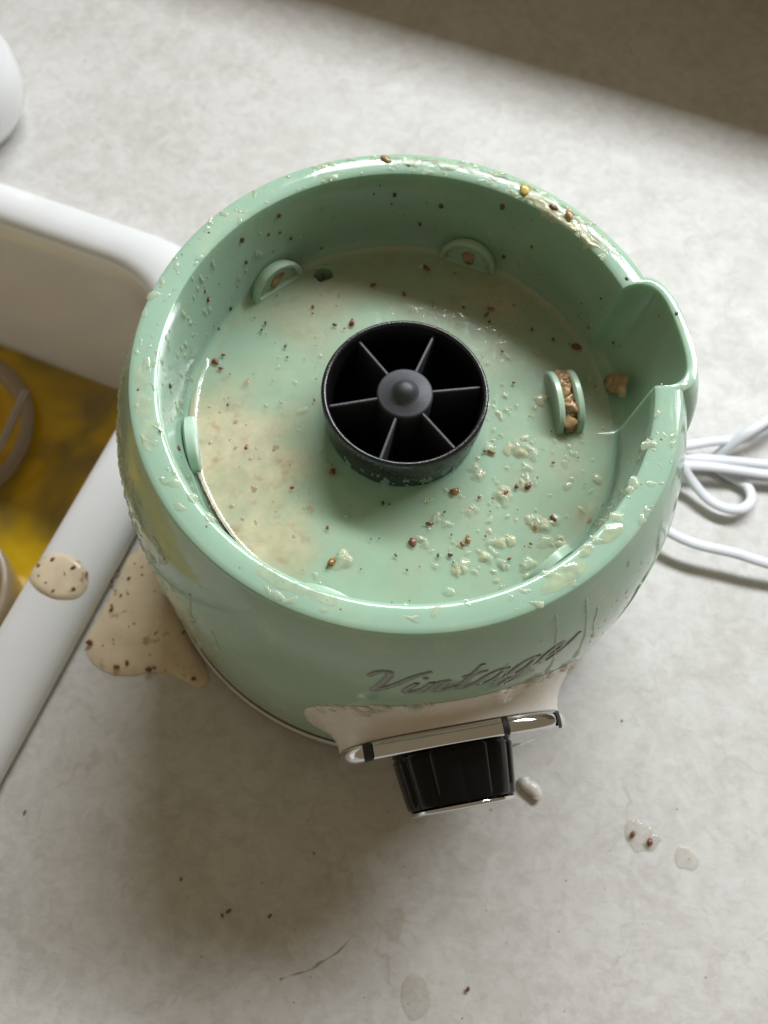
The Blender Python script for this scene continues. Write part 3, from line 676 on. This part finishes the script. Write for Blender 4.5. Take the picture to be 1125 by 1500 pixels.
mb.grid(rows); mb.f = [f for f in mb.f if math.hypot(sum(mb.v[q][0] for q in f)/4+.0352, sum(mb.v[q][1] for q in f)/4-.0572) > .0042]
fo = mb.build('milky_liquid', M['film'], fix=False)
at_ = fo.data.attributes.new('thick', 'FLOAT', 'POINT'); at_.data.foreach_set('value', T)
tag(fo, 'milky beige smoothie liquid pooled on the green floor inside the blender base', 'liquid', kind='stuff')
# pinkish flecks in the puddle
mb = MB()
for i in range(34):
    a = random.gauss(207, 20); r = random.uniform(.042, .0685); s = .0003+.0007*random.random()**2
    dome(mb, (r*math.cos(R_(a)), r*math.sin(R_(a)), FLZ+.0010), (0, 0, 1), s*1.2, s, .00012, random.uniform(0, 3), .7, i)
M['pink'] = mat_gel('pinkish_fleck', (.46, .24, .15), .42)
tag(mb.build('pink_flecks', M['pink'], fix=False), 'pinkish brown flecks in the beige puddle inside the blender base', 'flecks', kind='stuff')
# grease on the socket's outer wall
mb = MB()
for i in range(38):
    az = random.uniform(-135, -30); z = ZF+random.uniform(.001, .008); s = .0003+.0008*random.random()**2; r = .0272
    dome(mb, (r*math.cos(R_(az)), r*math.sin(R_(az)), z), (math.cos(R_(az)), math.sin(R_(az)), 0), s*.9, s*2.2, s*.10, 0, .8, i)
tag(mb.build('socket_smears', M['haze'], fix=False), 'cloudy smears on the outside of the black drive socket', 'smears', kind='stuff')

# spills on counter and sink
mm = lambda L: [(a*.001, b_*.001) for a, b_ in L]
pud = blob('smoothie_puddle', mm([(-118, -28), (-110, -23.5), (-101, -28), (-94, -42), (-84, -61), (-76, -72), (-72, -80), (-75, -84), (-81, -82.5), (-88, -80), (-95.7, -79.6), (-106.1, -82.2), (-116.7, -81.6), (-125.5, -76), (-128.5, -68), (-125.5, -59), (-121, -44)]), lambda x, y: .0003, .0024, M['smoothie'], edge=.6, wob=.0009, ws=110)
tag(pud, 'beige smoothie puddle on the counter between sink and blender base', 'puddle')
def rimz(x, y):
    u = x*E1[0]+y*E1[1]; ins = SU1-u; return float(np.interp(ins, [q[0] for q in rim], [q[1] for q in rim]))+.0001
sb = blob('smoothie_splash', mm([(-157.0, -44.5), (-153.2, -37.3), (-143.8, -34.4), (-133.5, -38.0), (-129.4, -44.6), (-129.8, -50.0), (-133.1, -54.0), (-141.5, -55.1), (-150.9, -51.2)]), rimz, .0018, M['smoothie'], edge=.35, wob=.0005, ws=150)
tag(sb, 'oval beige smoothie splash on the white sink rim', 'splash')
mb = MB(); specks = [(-152, -41), (-146, -38), (-139, -44), (-146, -49), (-136, -41), (-134, -50), (-150, -46), (-142, -52), (-130, -43)]
for i, (x, y) in enumerate(specks): lump(mb, (x*.001, y*.001, rimz(x*.001, y*.001)+.0016), (0, 0, 1), .0009*(.5+random.random()), .0006*(.5+random.random()), .0004, i, .7, i)
tag(mb.build('splash_specks', M['seed'], fix=False), 'brown specks in the smoothie splash on the sink rim', 'specks', kind='stuff')
mb = MB()
for i in range(40):
    x, y = random.uniform(-126, -84), random.uniform(-80, -30)
    if y < -62-(x+126)*.5*0 and x > -90: continue
    s = .0003+.0008*random.random()**2; lump(mb, (x*.001, y*.001, .0022), (0, 0, 1), s*1.3, s*.8, s*.4, i, .6, i)
for x, y, s in ((-126, -70, 1.6), (-98, -79, 1.6), (-78, -81, 1.2), (-112, -79.5, 1.3)): lump(mb, (x*.001, y*.001, .0022), (0, 0, 1), s*.0010, s*.0007, s*.0005, 0, .6, s)
tag(mb.build('puddle_specks', M['seed'], fix=False), 'brown specks in the smoothie puddle on the counter', 'specks', kind='stuff')
M['white'] = simple('white_blob', (.72, .69, .66), .25, .05, 200, sss=.2)
mb = MB(); tube(mb, catmull([(.0660, -.1068, .0018), (.0668, -.1092, .002), (.0700, -.1110, .0022), (.0716, -.1130, .002), (.0714, -.1150, .0016)], 6), .0024, .0018, 12, taper=lambda t: .65+.45*math.sin(math.pi*(.15+.8*t))+.15*nz(t*5, 1))
tag(mb.build('smoothie_drip', M['white'], fix=False), 'small curled white drip on the counter right of the knob', 'drip')
tag(blob('counter_spatter', mm([(108.5, -122), (110, -119.5), (113, -118), (116, -119.4), (118.8, -120.4), (121.2, -123), (124, -124.8), (122.4, -127.2), (120.3, -130), (116.2, -130.4), (113, -131.2), (110.6, -128.5), (108.8, -126)]), lambda x, y: .0003, .0010, M['clear'], wob=.0006, ws=400), 'clear spatter with two brown seeds on the counter, lower right', 'spatter')
tag(blob('counter_spatter', mm([(129.3, -129.5), (131.2, -127), (133.8, -127.3), (136.8, -128.4), (138.8, -131.5), (138.2, -134.2), (136, -135.8), (133, -135.4), (130.2, -135.2), (128.9, -132.5)]), lambda x, y: .0003, .0007, M['clear'], wob=.0004, ws=400), 'clear spatter without seeds on the counter, lower right', 'spatter')
tag(blob('counter_spatter', mm([(22.5, -187), (26, -183), (31, -184), (33.5, -189), (33, -195), (27.5, -198.5), (23, -194)]), lambda x, y: .0003, .0006, M['clear'], wob=.0003, ws=400), 'pale dried drop on the counter at the bottom of the picture', 'spatter')
for (x, y, s, lab) in ((111.5, -124.5, 1.3, 'left brown seed in the clear spatter on the counter'), (118.5, -126.8, 1.5, 'right brown seed in the clear spatter on the counter'), (47.5, -186.1, .9, 'tiny brown seed alone on the counter near the bottom edge')):
    mb = MB(); lump(mb, (0, 0, 0), (0, 0, 1), s*.0011, s*.0008, s*.0006, 1.2, .3, x); o = mb.build('seed', M['seed']); o.location = (x*.001, y*.001, .0012); tag(o, lab, 'seed')
mb = MB()
for i, (x, y, s) in enumerate([(-68.5, -159.3, .6), (-17.3, -144.6, .5), (-47.8, -168.7, .9), (-31.5, -168.8, .8), (-136.2, -141.1, .8), (-50, -170.5, .7), (108, -79, .5)]+[(random.uniform(-60, 150), random.uniform(-200, -110), .15+.15*random.random()) for _ in range(40)]):
    if math.hypot(x, y) < 112: continue
    lump(mb, (x*.001, y*.001, .0001), (0, 0, 1), s*.0013, s*.0007, s*.0003, random.uniform(0, 3), .5, i)
vn = MB()
for L in ([(-24.3, -190.0), (-20.5, -188.2), (-16.9, -187.0), (-13, -185.5), (-9.5, -182.8), (-5.5, -180.2), (-2.2, -177.4), (1.3, -172.8)],):
    P = [(x*.001+.0005*nz(x, y), y*.001, .0001) for x, y in catmull(L, 6)]
    tube(vn, P, .00045, .00012, 6, taper=lambda t, L=L: max(.15, .6+1.2*nz(t*7, L[0][0])))
vo_ = vn.build('vein', M['vein']); vo_.parent = ct
tag(mb.build('counter_crumbs', M['crumb'], fix=False), 'tiny dark crumbs scattered over the counter', 'crumbs', kind='stuff')
